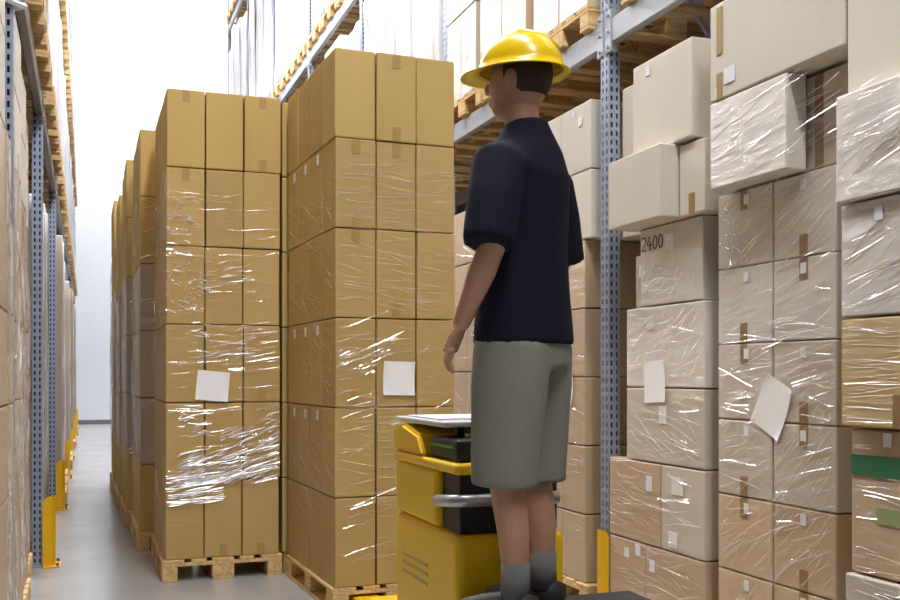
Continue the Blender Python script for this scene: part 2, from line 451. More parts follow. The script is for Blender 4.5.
# nearest left stack
o = (.488, 6.897, 0)
film('clear stretch film in glossy pleats around the nearest left floor stack', [
    (o, X, Z, -Y, 0, .77, .6, 2.6, 110, .08, .12, .1, .5, .002, .005),
    (o, X, Z, -Y, .15, .77, 1.4, 1.75, 42, .1, .12, .08, .3, .002, .008),
    ((.472, 6.9, 0), Y, Z, -X, 0, 1.18, .4, 2.6, 110, .1, .4, .1, .6, .003, .009)], bunched=[
    (o, X, Z, -Y, .0, .25, 2.25, 2.62, 34, .05, .35, .02, .09, .004, .012),
    (o, X, Z, -Y, .0, .26, 1.8, 2.22, 60, -.1, .6, .015, .07, .004, .014),
    (o, X, Z, -Y, .2, .6, 1.95, 2.15, 26, .1, .3, .03, .16, .004, .01),
    (o, X, Z, -Y, .12, .6, 1.5, 1.72, 26, .15, .15, .04, .2, .004, .012),
    (o, X, Z, -Y, .08, .34, .95, 1.18, 26, .1, .15, .03, .16, .004, .016),
    (o, X, Z, -Y, .6, .77, .95, 1.2, 20, .4, .15, .05, .16, .004, .012),
    (o, X, Z, -Y, .0, .4, .52, .72, 70, .15, .15, .06, .3, .005, .015),
    (o, X, Z, -Y, .08, .55, .66, .86, 80, .35, .12, .08, .35, .005, .016),
    (o, X, Z, -Y, .35, .77, .66, 1.0, 90, .42, .12, .08, .35, .004, .014)])
# tall stack behind the truck
UB = Vector((math.cos(RB), math.sin(RB), 0)); NB = Vector((math.sin(RB), -math.cos(RB), 0)); DB = Vector((-math.sin(RB), math.cos(RB), 0))
o = Vector((1.345, 5.66, 0))+NB*.004
ol = Vector((1.345, 5.66, 0))-UB*.008
film('clear stretch film in glossy pleats around the tall stack behind the truck', [
    (o, UB, Z, NB, 0, .755, 2.3, 2.62, 60, .0, .12, .1, .5, .002, .006),
    (o, UB, Z, NB, 0, .755, 1.75, 2.3, 70, -.1, .15, .1, .5, .002, .006),
    (o, UB, Z, NB, 0, .4, 1.25, 1.6, 34, .3, .15, .03, .14, .003, .01),
    (o, UB, Z, NB, 0, .755, 1.1, 1.75, 50, .12, .2, .1, .5, .002, .006),
    (o, UB, Z, NB, 0, .6, .3, 1.2, 75, .12, .2, .1, .45, .002, .007),
    (ol, DB, Z, -UB, 0, 1.2, .4, 2.6, 260, .35, .12, .15, .7, .002, .006)])
for (x, y, z1, who) in BACK:
    film('vertical pleats of stretch film on the %s' % who, [
        ((x-.004, y-.007, 0), X, Z, -Y, 0, .25, .5, 2.75, 50, .2, .6, .1, .4, .003, .01),
        ((x-.004, y-.004, 0), X, Z, -Y, 0, .05, .5, 2.75, 26, 1.5, .1, .2, .6, .006, .016),
        ((x-.012, y, 0), Y, Z, -X, 0, 1.1, .5, 2.75, 60, .6, .7, .2, .8, .006, .02)])

# ------------------------------------------------------------------ pallet racks
def upright_mesh(h):
    bm = bmesh.new()
    # open-backed section 0.1 x 0.1 with slotted front (-x) and slotted sides
    t = .004; w = .045; D = .07
    def slotted(mk):
        mk(-w, -.030, 0, h); mk(-.014, .014, 0, h); mk(.030, w, 0, h)
        n = int(h/.05)
        for i in range(n):
            z = i*.05
            mk(-.030, -.014, z, z+.022); mk(.014, .030, z, z+.022)
    slotted(lambda a, b, z0, z1: box(bm, 0, t, a, b, z0, z1))
    for s in (-1, 1):
        y0, y1 = (s*w-t/2, s*w+t/2)
        slotted(lambda a, b, z0, z1: box(bm, (a+w)*.78, (b+w)*.78, y0, y1, z0, z1))
    return bm
def slot_shade_mesh(h):  # black filler standing in for the shade seen through the slots
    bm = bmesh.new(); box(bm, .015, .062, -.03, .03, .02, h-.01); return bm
def rack(name, label, xface, ys, sgn, h, levels, dull):
    """sgn=+1: goods lie at larger x; levels = list of (bottom z of beam, first bay, last bay)"""
    rk = thing(name, label, 'pallet rack', (xface, 0, 0))
    up = mesh_of('upright', upright_mesh(h), 'rack_steel')
    core = mesh_of('core', slot_shade_mesh(h), 'truck_black')
    rot = 0 if sgn > 0 else PI
    bmf = bmesh.new(); box(bmf, 0, .12, -.08, .08, 0, .01); 
    foot = mesh_of('foot_plate', bmf, 'rack_steel')
    bmb = bmesh.new()
    for k in range(int(h/.9)):
        z0 = .3+k*.9
        a, b = (.35, 1.0) if k % 2 == 0 else (1.0, .35)
        cyl(bmb, (a, 0, z0), (b, 0, z0+.85), .018, 8)
    brace = mesh_of('frame_bracing', bmb, 'rack_steel')
    for y in ys:
        for d in (0, 1.1):
            u = link('upright', up, rk, (sgn*d, y, .011), rot if d == 0 else rot+PI)
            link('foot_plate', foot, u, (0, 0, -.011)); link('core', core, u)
        link('frame_bracing', brace, rk, (0, y, 0), rot)
    for z, b0, b1 in levels:
        for i in range(b0, b1):
            ya, yb = ys[i]+.052, ys[i+1]-.052
            for d in (0, 1.1):
                s2 = 1 if d == 0 else -1
                bm = bmesh.new()
                xa, xb = sgn*d, sgn*(d+s2*.05)
                x0, x1 = min(xa, xb), max(xa, xb)
                box(bm, x0, x1, ya, yb, z, z+.14, .006)
                bmm = obj('beam', bm, dull if d == 0 else 'beam_steel_dull', rk)
                if d == 0:
                    for yy in (ya-.005, yb+.005):
                        bm = bmesh.new()
                        sx = -.006 if sgn > 0 else .006
                        x2, x3 = min(sx, sgn*.04), max(sx, sgn*.04)
                        box(bm, x2, x3, yy-.035, yy+.035, z-.05, z+.19, .003)
                        xe = -.006 if sgn > 0 else .006
                        for zz in (z-.02, z+.07, z+.16):
                            cyl(bm, (xe, yy, zz), (xe-.012*sgn, yy, zz), .011, 8)
                        obj('beam_connector', bm, dull, bmm)
    return rk
YR = [2.2]+[5.05+2.7*k for k in range(0, 7)]      # 2.35 ... 21.25
L1, L2, L3 = 3.25, 5.53, 8.55
rack('pallet_rack', 'tall blue-grey steel pallet rack on the right side of the aisle', XR, YR, 1, 11.2,
     [(L1, 0, 7), (L2, 2, 7), (L3, 4, 7)], 'beam_steel')
YL = [1.7, 4.74]+[7.8+3.27*k for k in range(0, 7)]      # 1.26, 4.53, 7.8 ...
RL = rack('pallet_rack', 'tall grey steel pallet rack along the left edge', XL, YL, -1, 9.6,
     [(L1, 0, 8), (L2, 1, 8)], 'beam_steel_dull')
# white tape wound round the near left upright
bm = bmesh.new()
rr = random.Random(4)
for k in range(5):
    z = 2.99+k*.022
    tube(bm, [(XL-.035+.075*math.cos(a), 4.74+.075*math.sin(a), z+.012*math.sin(a*2+k)) for a in [2*PI*i/24 for i in range(25)]], [.012+.004*rr.random() for _ in range(25)], 6, (0, 0, 1))
wf = obj('wound_film_scrap', bm, 'sticker_white', RL, loc=(-XL, 0, 0)); wf['label'] = 'white scrap of film wound round the upright'

# yellow post protectors
def guard(x, y, sgn, label, grp, kx=1.0, ky=1.0):
    g = thing('post_protector', label, 'guard', (x, y, 0), 0 if sgn > 0 else PI, grp)
    bm = bmesh.new()
    pts = [(.0, -.085), (-.06, -.075), (-.085, -.045), (-.085, .045), (-.06, .075), (0, .085)]
    pts = [(a*kx, b*ky) for a, b in pts]
    tops = [.47, .5, .5, .5, .5, .47]
    inner = [(p[0]*.93, p[1]*.93) for p in pts]
    V4 = [[bm.verts.new((p[0], p[1], .012)) for p in pts], [bm.verts.new((p[0], p[1], t)) for p, t in zip(pts, tops)],
          [bm.verts.new((p[0], p[1], .012)) for p in inner], [bm.verts.new((p[0], p[1], t)) for p, t in zip(inner, tops)]]
    for i in range(5):
        for A, B in ((0, 1), (1, 3), (3, 2), (2, 0)):
            bm.faces.new((V4[A][i], V4[A][i+1], V4[B][i+1], V4[B][i]))
    for i in (0, 5): bm.faces.new((V4[0][i], V4[1][i], V4[3][i], V4[2][i]))
    obj('shield', bm, 'guard_yellow', g)
    bm = bmesh.new(); box(bm, -.12*kx, -.003, -.12*ky, .12*ky, 0, .011, .002); obj('foot_plate', bm, 'guard_yellow', g)
    for yy in (-.105, .105):
        bm = bmesh.new(); cyl(bm, (-.1*kx, yy*.98*ky, .011), (-.1*kx, yy*.98*ky, .035), .012, 6); obj('anchor_bolt', bm, 'bolt_steel', g)
ords = ['nearest', 'second nearest', 'third nearest', 'fourth nearest', 'fifth nearest', 'sixth nearest', 'farthest']
for i, y in enumerate(YL[2:9]):
    guard(XL-.025 if False else XL+.001, y, -1, 'yellow steel post protector at foot of left rack, %s of its row' % ords[i], 'yellow guards of the left rack')
guard(XR-.001, 5.05, 1, 'yellow steel post protector at foot of right rack upright behind the person', 'yellow guards of the right rack', .36, .62)
for i, y in enumerate(YR[2:4]):
    pass

# ------------------------------------------------------------------ wrapped loads (goods under opaque pleated film), far up and far away
def wrapped_mesh(name, w, d, h, seed, mat):
    bm = bmesh.new()
    nx, ny, nz = 8, 10, 14
    box(bm, -w/2, w/2, -d/2, d/2, 0, h)
    bmesh.ops.subdivide_edges(bm, edges=bm.edges[:], cuts=9, use_grid_fill=True)
    for v in bm.verts:
        n = noise.noise(Vector((v.co.x*6+seed, v.co.y*6, v.co.z*1.2)))*.018+noise.noise(Vector((v.co.x*2, v.co.y*2+seed, v.co.z*2)))*.02
        r = Vector((v.co.x, v.co.y, 0))
        if r.length > .01: v.co += r.normalized()*(n-.02)
        if v.co.z > h-.01: v.co.z -= abs(n)*1.5
    return mesh_of(name, bm, mat, True)
WM = {}
def load(x, y, z, h, label, grp, mat='white_wrap', pal_label=None, seed=0, w=.8, d=1.14):
    k = (round(h, 2), mat, seed % 3, w)
    if k not in WM: WM[k] = wrapped_mesh('wrapped_load', d, w, h, 3.7*(seed % 3), mat)
    o = link('wrapped_load', WM[k], None, (x, y, z+.146)); tag(o, label, 'pallet load', grp)
    pallet(x, y, z, PI/2, pal_label, 'pallets on the racks')

bayw = lambda ya, i, n, w: ya+(i+.5)*w/n
num = ['near', 'middle', 'far']
# left rack
n = 0
bayn = ['nearest bay', 'second bay', 'third bay', 'fourth bay', 'fifth bay', 'sixth bay', 'farthest bay']
for b in range(1, 8):
    for lvl, z in (('floor', .0), ('middle', L1+.141), ('upper', L2+.141)):
        if lvl == 'floor' and b == 1: continue
        for i in range(3):
            y = YL[b]+.1+(i+.5)*(YL[b+1]-YL[b]-.2)/3
            hh = {'floor': 2.7, 'middle': 1.75, 'upper': 2.2}[lvl]+(.0, .15, -.12)[(b+i) % 3]
            xo = (XL+.0 if b == 2 else XL+.075)+.015*((b*5+i*3) % 4-1.5) if lvl == 'floor' else XL+.07
            mat = ('grey_card_filmed' if (b+i) % 2 else 'white_wrap') if lvl == 'floor' else ('white_wrap' if (b > 1 or lvl == 'upper') else 'kraft_card')
            load(xo-.6, y, z, hh, 'wrapped load, left rack, %s, %s level, %s one' % (bayn[b-1], lvl, num[i]), 'wrapped loads of the left rack', mat,
                 'wooden pallet, left rack, %s, %s level, %s one' % (bayn[b-1], lvl, num[i]), b+i, .9)
# right rack, upper goods
rb = {0: 'bay nearest the camera', 1: 'bay behind the person', 2: 'second bay behind the person', 3: 'third bay behind the person', 4: 'fourth bay behind the person', 5: 'fifth bay behind the person', 6: 'farthest bay'}
for b in range(0, 7):
    for lvl, z in (('middle', L1+.141), ('upper', L2+.141), ('top', L3+.141)):
        if lvl == 'middle' and b not in (0, 2, 3): continue  # nearest bay: unseen loads added to block light coming through the pallets
        if lvl == 'upper' and b < 2: continue
        if lvl == 'top' and b < 5: continue
        for i in range(3):
            y = YR[b]+.08+(i+.5)*2.54/3
            hh = {'middle': 1.7, 'upper': 2.35, 'top': 1.9}[lvl]+(.0, .12, -.1)[(b+i) % 3]
            load(XR-.04+.6, y, z, hh, 'white wrapped load, right rack, %s, %s level, %s one' % (rb[b], lvl, num[i]), 'wrapped loads of the right rack', 'white_wrap',
                 'wooden pallet, right rack, %s, %s level, %s one' % (rb[b], lvl, num[i]), b+i, .8)
# right rack, middle level of the bay behind the person: pale cartons
for i, (ya, yb) in enumerate(((5.2, 5.96), (6.07, 6.9), (6.98, 7.62))):
    pallet(XR+.56, (5.58, 6.42, 7.265)[i], L1+.141, PI/2, 'wooden pallet on right rack beam above the person, %s one' % num[i], 'pallets on the racks')
    w = (yb-ya)/2
    for c in range(2):
        for k in range(2):
            carton(XR-.03+.55, ya+(c+.5)*w, L1+.289+k*.66, 1.1, w-.01, .65, '-x', 'tan_card_filmed' if i == 1 else 'beige_card_filmed',
                   'pale carton above the beam, %s pallet, %s column, %s row' % (num[i], ('near', 'far')[c], ('lower', 'upper')[k]),
                   'pale cartons above the right beam', None, [(.05, .3, .09, .06)] if (i == 2 and c == 0 and k == 0) else None)

# ------------------------------------------------------------------ right rack, ground level
GR = 'cartons on the ground level of the right rack'
# bay behind the person (columns seen past the tall stack and past the person)
cols0 = [(5.25, 5.60, 7, 'near'), (5.60, 5.96, 7, 'far')]
for ya, yb, nr, cn in cols0:
    for k in range(nr):
        st = None
        if k == 6: st = [(-.06, .3, .05, .055), (.02, .36, .03, .03)] if cn == 'near' else [(.08, .28, .05, .06)]
        if k == 2: st = [(.05, .3, .04, .05)]
        if cn == 'near': ya = 5.29 if k < 5 else 5.215
        carton(XR+.2, (ya+yb)/2, .146+k*.408, .4, yb-ya-.008, .403, '-x', 'beige_card' if k >= 5 else 'tan_card_filmed',
               'tan carton just left of the slotted upright, %s column, %s row' % (cn, rowname(k, nr)), GR, None, st)
pallet(XR+.58, 5.63, 0, PI/2, 'wooden pallet at floor just left of the slotted right upright', 'pallets at floor level of the right rack', True)
for ya, yb, nr, who in ((6.08, 6.88, 6, 'middle'), (6.9, 7.6, 6, 'far')):
    w = (yb-ya)/2
    for c in range(2):
        for k in range(nr):
            carton(XR+.2, ya+(c+.5)*w, .146+k*.42, .4, w-.008, .414, '-x', 'tan_card_filmed',
                   'brown carton in rack behind the person, %s pallet, %s column, %s row' % (who, ('near', 'far')[c], rowname(k, nr)), GR, None,
                   [(0, .33, .06, .03)] if (who == 'far' and k == 3) else None)
    pallet(XR+.58, 6.45 if who == 'middle' else 7.262, 0, PI/2, 'wooden pallet at floor in rack behind the person, %s one' % who, 'pallets at floor level of the right rack')

# near bay, stack beside the upright
xf = XR-.005
def rc(x, y0, y1, z0, z1, dep, mat, label, **kw):
    return carton(x+dep/2, (y0+y1)/2, z0, dep, y1-y0-.006, z1-z0-.004, '-x', mat, label, GR, **kw)
G1l = 'stack right of the slotted upright'
pallet(XR+.58, 4.53, 0, PI/2, 'wooden pallet at floor under the stack with the number 2400', 'pallets at floor level of the right rack', True)
rc(xf, 4.6, 4.985, .146, .49, .4, 'tan_card_filmed', 'tan wrapped carton in bottom row beside yellow guard, left one', stick=[(.0, .27, .05, .05), (-.12, .3, .05, .06)])
rc(xf, 4.06, 4.6, .146, .49, .4, 'tan_card_filmed', 'wide tan wrapped carton in bottom row of stack with the 2400 carton', stick=[(.2, .24, .05, .06)])
rc(xf, 4.45, 4.99, .492, .925, .4, 'tan_card_filmed', 'tan wrapped carton second from floor beside the yellow guard', stick=[(-.16, .32, .06, .08)])
rc(xf, 4.06, 4.45, .492, .925, .4, 'beige_card_filmed', 'beige wrapped carton with two white stickers right of the tan carton above yellow guard', stick=[(.04, .33, .1, .08), (.08, .06, .08, .08)])
rc(xf, 4.06, 4.80, .927, 1.315, .42, 'beige_card_filmed', 'wide beige wrapped carton directly below the carton with the paper sheet', stick=[(.0, .25, .07, .09)])
rc(xf, 4.06, 4.80, 1.317, 1.74, .42, 'pale_card_filmed', 'wide beige wrapped carton carrying a white paper sheet below the 2400 carton', stick=[(.12, .33, .07, .06)])
c2400 = rc(xf, 4.08, 4.655, 1.742, 2.15, .42, 'pale_card_filmed', 'beige carton handwritten 2400 on its upper left corner', stick=[(.0, .31, .08, .08)])
rc(xf+.05, 4.665, 4.79, 1.742, 2.03, .3, 'beige_card_filmed', 'narrow wrapped carton in shadow left of the 2400 carton', stick=[(0, .2, .04, .06)])
cB = rc(2.62, 4.22, 4.74, 2.152, 2.515, .45, 'beige_card', 'plain cream carton jutting out past the upright on top of the 2400 carton', rz=0)
rc(2.72, 3.99, 4.213, 2.152, 2.50, .4, 'beige_card', 'narrow cream carton tucked right of the jutting plain cream carton', tape='bot', tmat='packing_tape')
rc(2.70, 4.07, 4.62, 2.517, 2.995, .45, 'beige_card', 'large cream carton overhanging near the top beside the slotted upright', stick=[(.12, .42, .04, .05)])
rc(2.85, 4.755, 4.995, 2.152, 2.515, .4, 'beige_card', 'beige carton hidden behind the slotted upright under the small stickered carton')
rc(2.85, 4.66, 4.995, 2.519, 3.0, .4, 'beige_card', 'small beige carton with white sticker between upright and large overhanging carton', stick=[(-.05, .33, .07, .1)])
bx_ = rc(xf+.12, 4.665, 4.985, 1.2, 1.201, .1, 'beige_card', 'tmp') ; bpy.data.objects.remove(bx_); LABELS.pop('tmp')
# handwriting 2400
def strokes(parent, pls, u0, v0, sc, x, r=.004):
    bm = bmesh.new()
    for pl in pls:
        pts = [(x, u0-p[0]*sc, v0+p[1]*sc) for p in pl]
        tube(bm, pts, [(r, r*.5)]*len(pts), 6, (1, 0, 0.001))
    return obj('handwriting', bm, 'ink', parent)
def arc(cx, cy, rx, ry, a0, a1, n=12): return [(cx+rx*math.cos(math.radians(a0+(a1-a0)*i/n)), cy+ry*math.sin(math.radians(a0+(a1-a0)*i/n))) for i in range(n+1)]
pls = [arc(.3, .72, .27, .26, 160, -30)+[(.05, .02), (.6, .0)],
       [(1.15, 1.0), (.78, .38), (1.38, .38)], [(1.2, .65), (1.16, -.05)],
       arc(1.85, .48, .26, .46, 90, 450), arc(2.6, .48, .26, .46, 90, 450)]
hw = strokes(c2400, pls, .27, .29, .072, -.2115)
hw['label'] = 'dark handwritten number 2400'

# second near stack: two columns, six rows
for c, (ya, yb, cn) in enumerate(((3.56, 3.96, 'left'), (3.165, 3.56, 'right'))):
    for k in range(6):
        st = [(.0 if c else -.02, .295, .035, .045)]
        rc(xf-.0, ya+.002, yb-.002, .146+k*.3445, .146+(k+1)*.3445, .4, ('tan_card_filmed', 'tan_card_filmed', 'beige_card_filmed', 'beige_card_filmed', 'pale_card_filmed', 'pale_card_filmed')[k],
           'wrapped beige carton under the pale jutting carton, %s column, %s row' % (cn, rowname(k, 6)), stick=st if k < 6 else None, tape='top' if (k+c) % 2 else 'bot', tape_len=.09, tmat='dark_tape')
pallet(XR+.58, 3.56, 0, PI/2, 'wooden pallet at floor under the wrapped stack with the tilted paper sheet', 'pallets at floor level of the right rack')
cJ = rc(2.66, 3.335, 3.87, 2.216, 2.61, .1, 'pale_card_filmed', 'flat beige wrapped carton jutting out over the stack with tilted paper sheet')
rc(2.775, 3.545, 3.93, 2.216, 2.61, .35, 'beige_card', 'beige carton hidden behind the flat jutting wrapped carton')
rc(2.775, 3.06, 3.5, 2.216, 2.60, .35, 'beige_card_filmed', 'recessed pale carton with vertical tape behind film in the dark opening', tape='topbot', tape_len=.18, tmat='dark_tape')
rc(2.66, 3.005, 3.87, 2.614, 3.05, .5, 'beige_card', 'long cream carton with brown tape at top beside the corner carton', stick=[(.28, .09, .08, .07), (.36, .03, .045, .05)])
# its brown tape at the left end
bm = bmesh.new(); box(bm, -.0035, -.001, .335, .375, .20, .41); box(bm, -.0035, -.001, .335, .375, .0, .115)
lc = [o for o in bpy.data.objects if o.get('label', '').startswith('long cream carton')][0]
tp = obj('tape', bm, 'packing_tape', lc, loc=(-.25, 0, 0))
# third near stack at the frame edge
pallet(XR+.5, 2.74, 0, PI/2, 'wooden pallet at floor under the right edge stack with green tape', 'pallets at floor level of the right rack')
x3 = 2.62
cN = rc(2.60, 2.42, 2.99, 2.012, 2.41, .5, 'pale_card_filmed', 'beige wrapped carton second from top at the right picture edge')
rc(2.66, 2.42, 2.997, 2.414, 3.06, .5, 'beige_card', 'tall cream carton at the top right picture corner', tape='bot', tape_len=.3, tmat='packing_tape')
cO = rc(x3, 2.42, 2.985, 1.592, 2.008, .5, 'pale_card_filmed', 'beige wrapped carton with torn top edge at the right picture edge', stick=[(.09, .36, .04, .05)])
cQ = rc(x3, 2.42, 2.985, 1.192, 1.588, .5, 'kraft_card_filmed', 'darker tan carton at the right picture edge above the green tape', tape='bot', tape_len=.12, tmat='dark_tape')
cg = rc(x3+.03, 2.42, 2.965, .66, 1.188, .46, 'tan_card_filmed', 'tan carton banded with green tape at the right picture edge', stick=[(.09, .49, .04, .05)], tape='bot', tape_len=.17, tmat='dark_tape')
bm = bmesh.new(); box(bm, -.2335, -.2305, -.268, .268, .355, .43); gb = obj('band', bm, 'green_band', cg); gb['label'] = 'green tape band'
bm = bmesh.new(); box(bm, -.2325, -.2305, -.24, .14, .19, .25); gp = obj('print', bm, 'pale_green_print', cg); gp['label'] = 'faint green print'
cR = rc(x3+.01, 2.42, 2.975, .146, .656, .48, 'beige_card_filmed', 'beige wrapped carton lowest at the right picture edge below the green tape')

def rfilm(label, x, patches):
    film(label, [((x, 0, 0), Y, Z, -X)+p for p in patches])
rfilm('clear stretch film over the stack with the 2400 carton', xf-.004, [
    (4.08, 4.65, 1.8, 2.14, 30, -.9, .3, .05, .3, .002, .006),
    (4.08, 4.78, 1.35, 1.72, 45, -.4, .3, .08, .35, .002, .007),
    (4.08, 4.78, .95, 1.3, 45, .3, .3, .08, .4, .002, .007),
    (4.08, 4.98, .5, .92, 60, .1, .15, .08, .4, .002, .006),
    (4.08, 4.98, .2, .5, 50, .0, .2, .1, .5, .002, .006)])
film('clear stretch film with slanting pleats over the stack with tilted paper sheet', [
    ((xf-.003, 0, 0), Y, Z, -X)+p for p in [
    (3.18, 3.95, 1.75, 2.2, 110, -.45, .18, .1, .5, .002, .006),
    (3.72, 3.95, 1.85, 2.15, 40, 1.3, .5, .05, .2, .003, .009),
    (3.18, 3.95, 1.2, 1.75, 90, -.15, .2, .1, .5, .002, .006),
    (3.18, 3.6, .75, 1.25, 60, -.8, .08, .2, .5, .002, .005),
    (3.18, 3.95, .6, 1.2, 70, -.4, .25, .1, .5, .002, .006),
    (3.18, 3.95, .2, .65, 70, -.8, .15, .2, .5, .002, .005)]])
film('a', [((2.602, 0, 0), Y, Z, -X, 2.45, 2.98, 2.14, 2.27, 60, -.3, .2, .08, .3, .003, .008),
    ((2.602, 0, 0), Y, Z, -X, 2.45, 2.98, 2.15, 2.4, 30, -.1, .06, .1, .5, .002, .004)], part_of=cN)
film('b', [((x3+.002, 0, 0), Y, Z, -X, 2.45, 2.97, 1.63, 1.96, 60, -.35, .2, .1, .5, .002, .006)], part_of=cO)
film('c', [((x3+.002, 0, 0), Y, Z, -X, 2.45, 2.97, 1.2, 1.55, 40, .02, .08, .1, .5, .002, .005)], part_of=cQ)
film('d', [((x3+.031, 0, 0), Y, Z, -X, 2.45, 2.94, .67, 1.1, 40, .05, .1, .1, .5, .002, .005)], part_of=cg)
film('e', [((x3+.011, 0, 0), Y, Z, -X, 2.45, 2.95, .17, .64, 40, .05, .1, .1, .5, .002, .005)], part_of=cR)
film('f', [((2.662, 0, 0), Y, Z, -X, 3.34, 3.86, 2.25, 2.57, 24, -.12, .06, .2, .5, .002, .005),
    ((2.662, 0, 0), Y, Z, -X, 3.02, 3.86, 2.25, 2.57, 40, -.2, .08, .15, .45, .003, .006)], part_of=cJ)
rfilm('clear stretch film over the cartons just left of the slotted upright', xf-.003, [
    (5.26, 5.95, .4, 1.9, 70, .2, .3, .08, .4, .002, .006)])
rfilm('clear bunched stretch film on cartons behind the person', xf-.003, [
    (6.1, 7.6, .4, 2.4, 110, .2, .35, .08, .4, .003, .01)])

# ------------------------------------------------------------------ left rack, near bay at ground level: cartons
XLf = XL-.06
GL = 'cartons in the near bay of the left rack'
for p, (ya, cw, cn, xo, rows) in enumerate(((3.54, .43, 'stack nearest the left picture edge', .06, 8), (4.19, .235, 'narrow stack before the taped upright', .065, 6), (4.83, .44, 'stack just past the taped upright', .045, 8), (5.76, .44, 'middle stack', .02, 8), (6.7, .44, 'stack beside the next upright', -.015, 8))):
    hb = .372
    for c in range(2):
        if p < 2 and c == 0: continue
        for k in range(rows):
            carton(XLf+xo-.2-(.0 if k < 5 else .01), ya+(c+.5)*cw, .146+k*hb, .4, cw-.01, hb-.005, '+x', 'tan_card_filmed' if k < 6 else 'beige_card',
                   'carton in left rack, %s, %s column, %s' % (cn, ('near', 'far')[c], rowname(k, rows)), GL)
    if p != 1: pallet(XLf+xo-.58, ya+(.51 if p == 0 else .44), 0, PI/2, 'wooden pallet at floor in left rack under %s' % cn, 'pallets at floor level of the left rack')
for nm, xo, a, b, zt in (('narrow stack before the taped left upright', .067, 4.22, 4.42, 2.3), ('stack just past the taped left upright', .047, 4.85, 5.69, 2.4), ('middle stack of the left rack bay', .022, 5.78, 6.62, 2.3), ('stack beside the next left upright', -.013, 6.72, 7.56, 2.2)):
    film('bunched clear stretch film on the '+nm, [((XLf+xo, 0, 0), Y, Z, X, a, b, .2, zt, 60, -1.0, .5, .12, .6, .006, .022)], 'stretch_film_bunched')
# ------------------------------------------------------------------ paper sheets
def paper(label, c, U, V, Nn, w, h, rot, curl=.012):
    U, V, Nn = Vector(U), Vector(V), Vector(Nn)
    bm = bmesh.new(); n = 8
    ca, sa = math.cos(rot), math.sin(rot)
    top, botm = [], []
    for lay, off in ((top, .0012), (botm, 0)):
        for i in range(n+1):
            row = []
            for j in range(n+1):
                a = (i/n-.5)*w; b = (j/n-.5)*h
                k = curl*((i/n-.5)*2)**4*((j/n-.5)*2)**2
                row.append(bm.verts.new(U*(a*ca-b*sa)+V*(a*sa+b*ca)+Nn*(off+k)))
            lay.append(row)
    for lay in (top, botm):
        for i in range(n):
            for j in range(n):
                bm.faces.new((lay[i][j], lay[i+1][j], lay[i+1][j+1], lay[i][j+1]))
    for i in range(n):
        for (a, b) in (((i, 0), (i+1, 0)), ((i, n), (i+1, n)), ((0, i), (0, i+1)), ((n, i), (n, i+1))):
            bm.faces.new((top[a[0]][a[1]], top[b[0]][b[1]], botm[b[0]][b[1]], botm[a[0]][a[1]]))
    o = obj('paper_sheet', bm, 'paper_white', None, False, c); return tag(o, label, 'paper sheet', 'white paper sheets on the goods')
paper('white paper sheet on the nearest left floor stack', (slope(213)*6.88, 6.8975, 1.306), X, Z, -Y, .215, .2, -.09)
u_ = .392
pc = Vector((1.345, 5.66, 0))+UB*u_+NB*.0; paper('white paper sheet on the tall stack behind the truck', (pc.x, pc.y, 1.36), UB, Z, NB, .195, .2, -.02)
paper('upright white paper sheet below the carton handwritten 2400', (xf-.003, 4.506, 1.345), -Y, Z, -X, .2, .215, .06, .005)
paper('tilted white paper sheet on the wrapped stack at right', (xf-.003, 3.56, 1.245), -Y, Z, -X, .2, .235, -.42, .01)
paper('white paper sheet on cartons between person and slotted upright', (XR-.0025, 5.52, 1.31), -Y, Z, -X, .16, .21, -.05)

# ------------------------------------------------------------------ order picker truck
T = thing('order_picker_truck', 'yellow electric order picking truck the person is standing on', 'truck', (1.4, 3.3, 0))
def tp_(name, x0, x1, y0, y1, z0, z1, mat, bev=.012, seg=3, parent=None):
    bm = bmesh.new(); box(bm, x0-1.4, x1-1.4, y0-3.3, y1-3.3, z0, z1, bev, seg)
    return obj(name, bm, mat, parent or T)
tp_('chassis', 1.16, 1.86, 2.35, 4.3, .07, .40, 'truck_yellow', .03)
tp_('platform', 1.16, 1.86, 2.36, 3.2, .402, .60, 'truck_black', .02)
hood = tp_('hood', 1.2, 1.62, 3.24, 3.97, .402, .82, 'truck_yellow', .03)
# body above the recess, wedge shaped
bm = bmesh.new(); box(bm, 1.2-1.4, 1.62-1.4, 3.46-3.3, 3.97-3.3, .822, 1.03, .02, 3); obj('upper_body', bm, 'truck_yellow', T)
tp_('rim', 1.195, 1.625, 3.235, 3.975, 1.032, 1.07, 'truck_yellow', .012)
tp_('recess', 1.225, 1.6, 3.27, 3.455, .822, 1.03, 'truck_black', .004, 1)
bm = bmesh.new()
pts = [(1.195, 3.42, .925), (1.19, 3.28, .94), (1.20, 3.235, .945), (1.24, 3.225, .945), (1.58, 3.225, .945)]
tube(bm, [(p[0]-1.4, p[1]-3.3, p[2]) for p in pts], [.022]*5, 14, (0, 0, 1)); obj('grab_bar', bm, 'bar_silver', T, True)
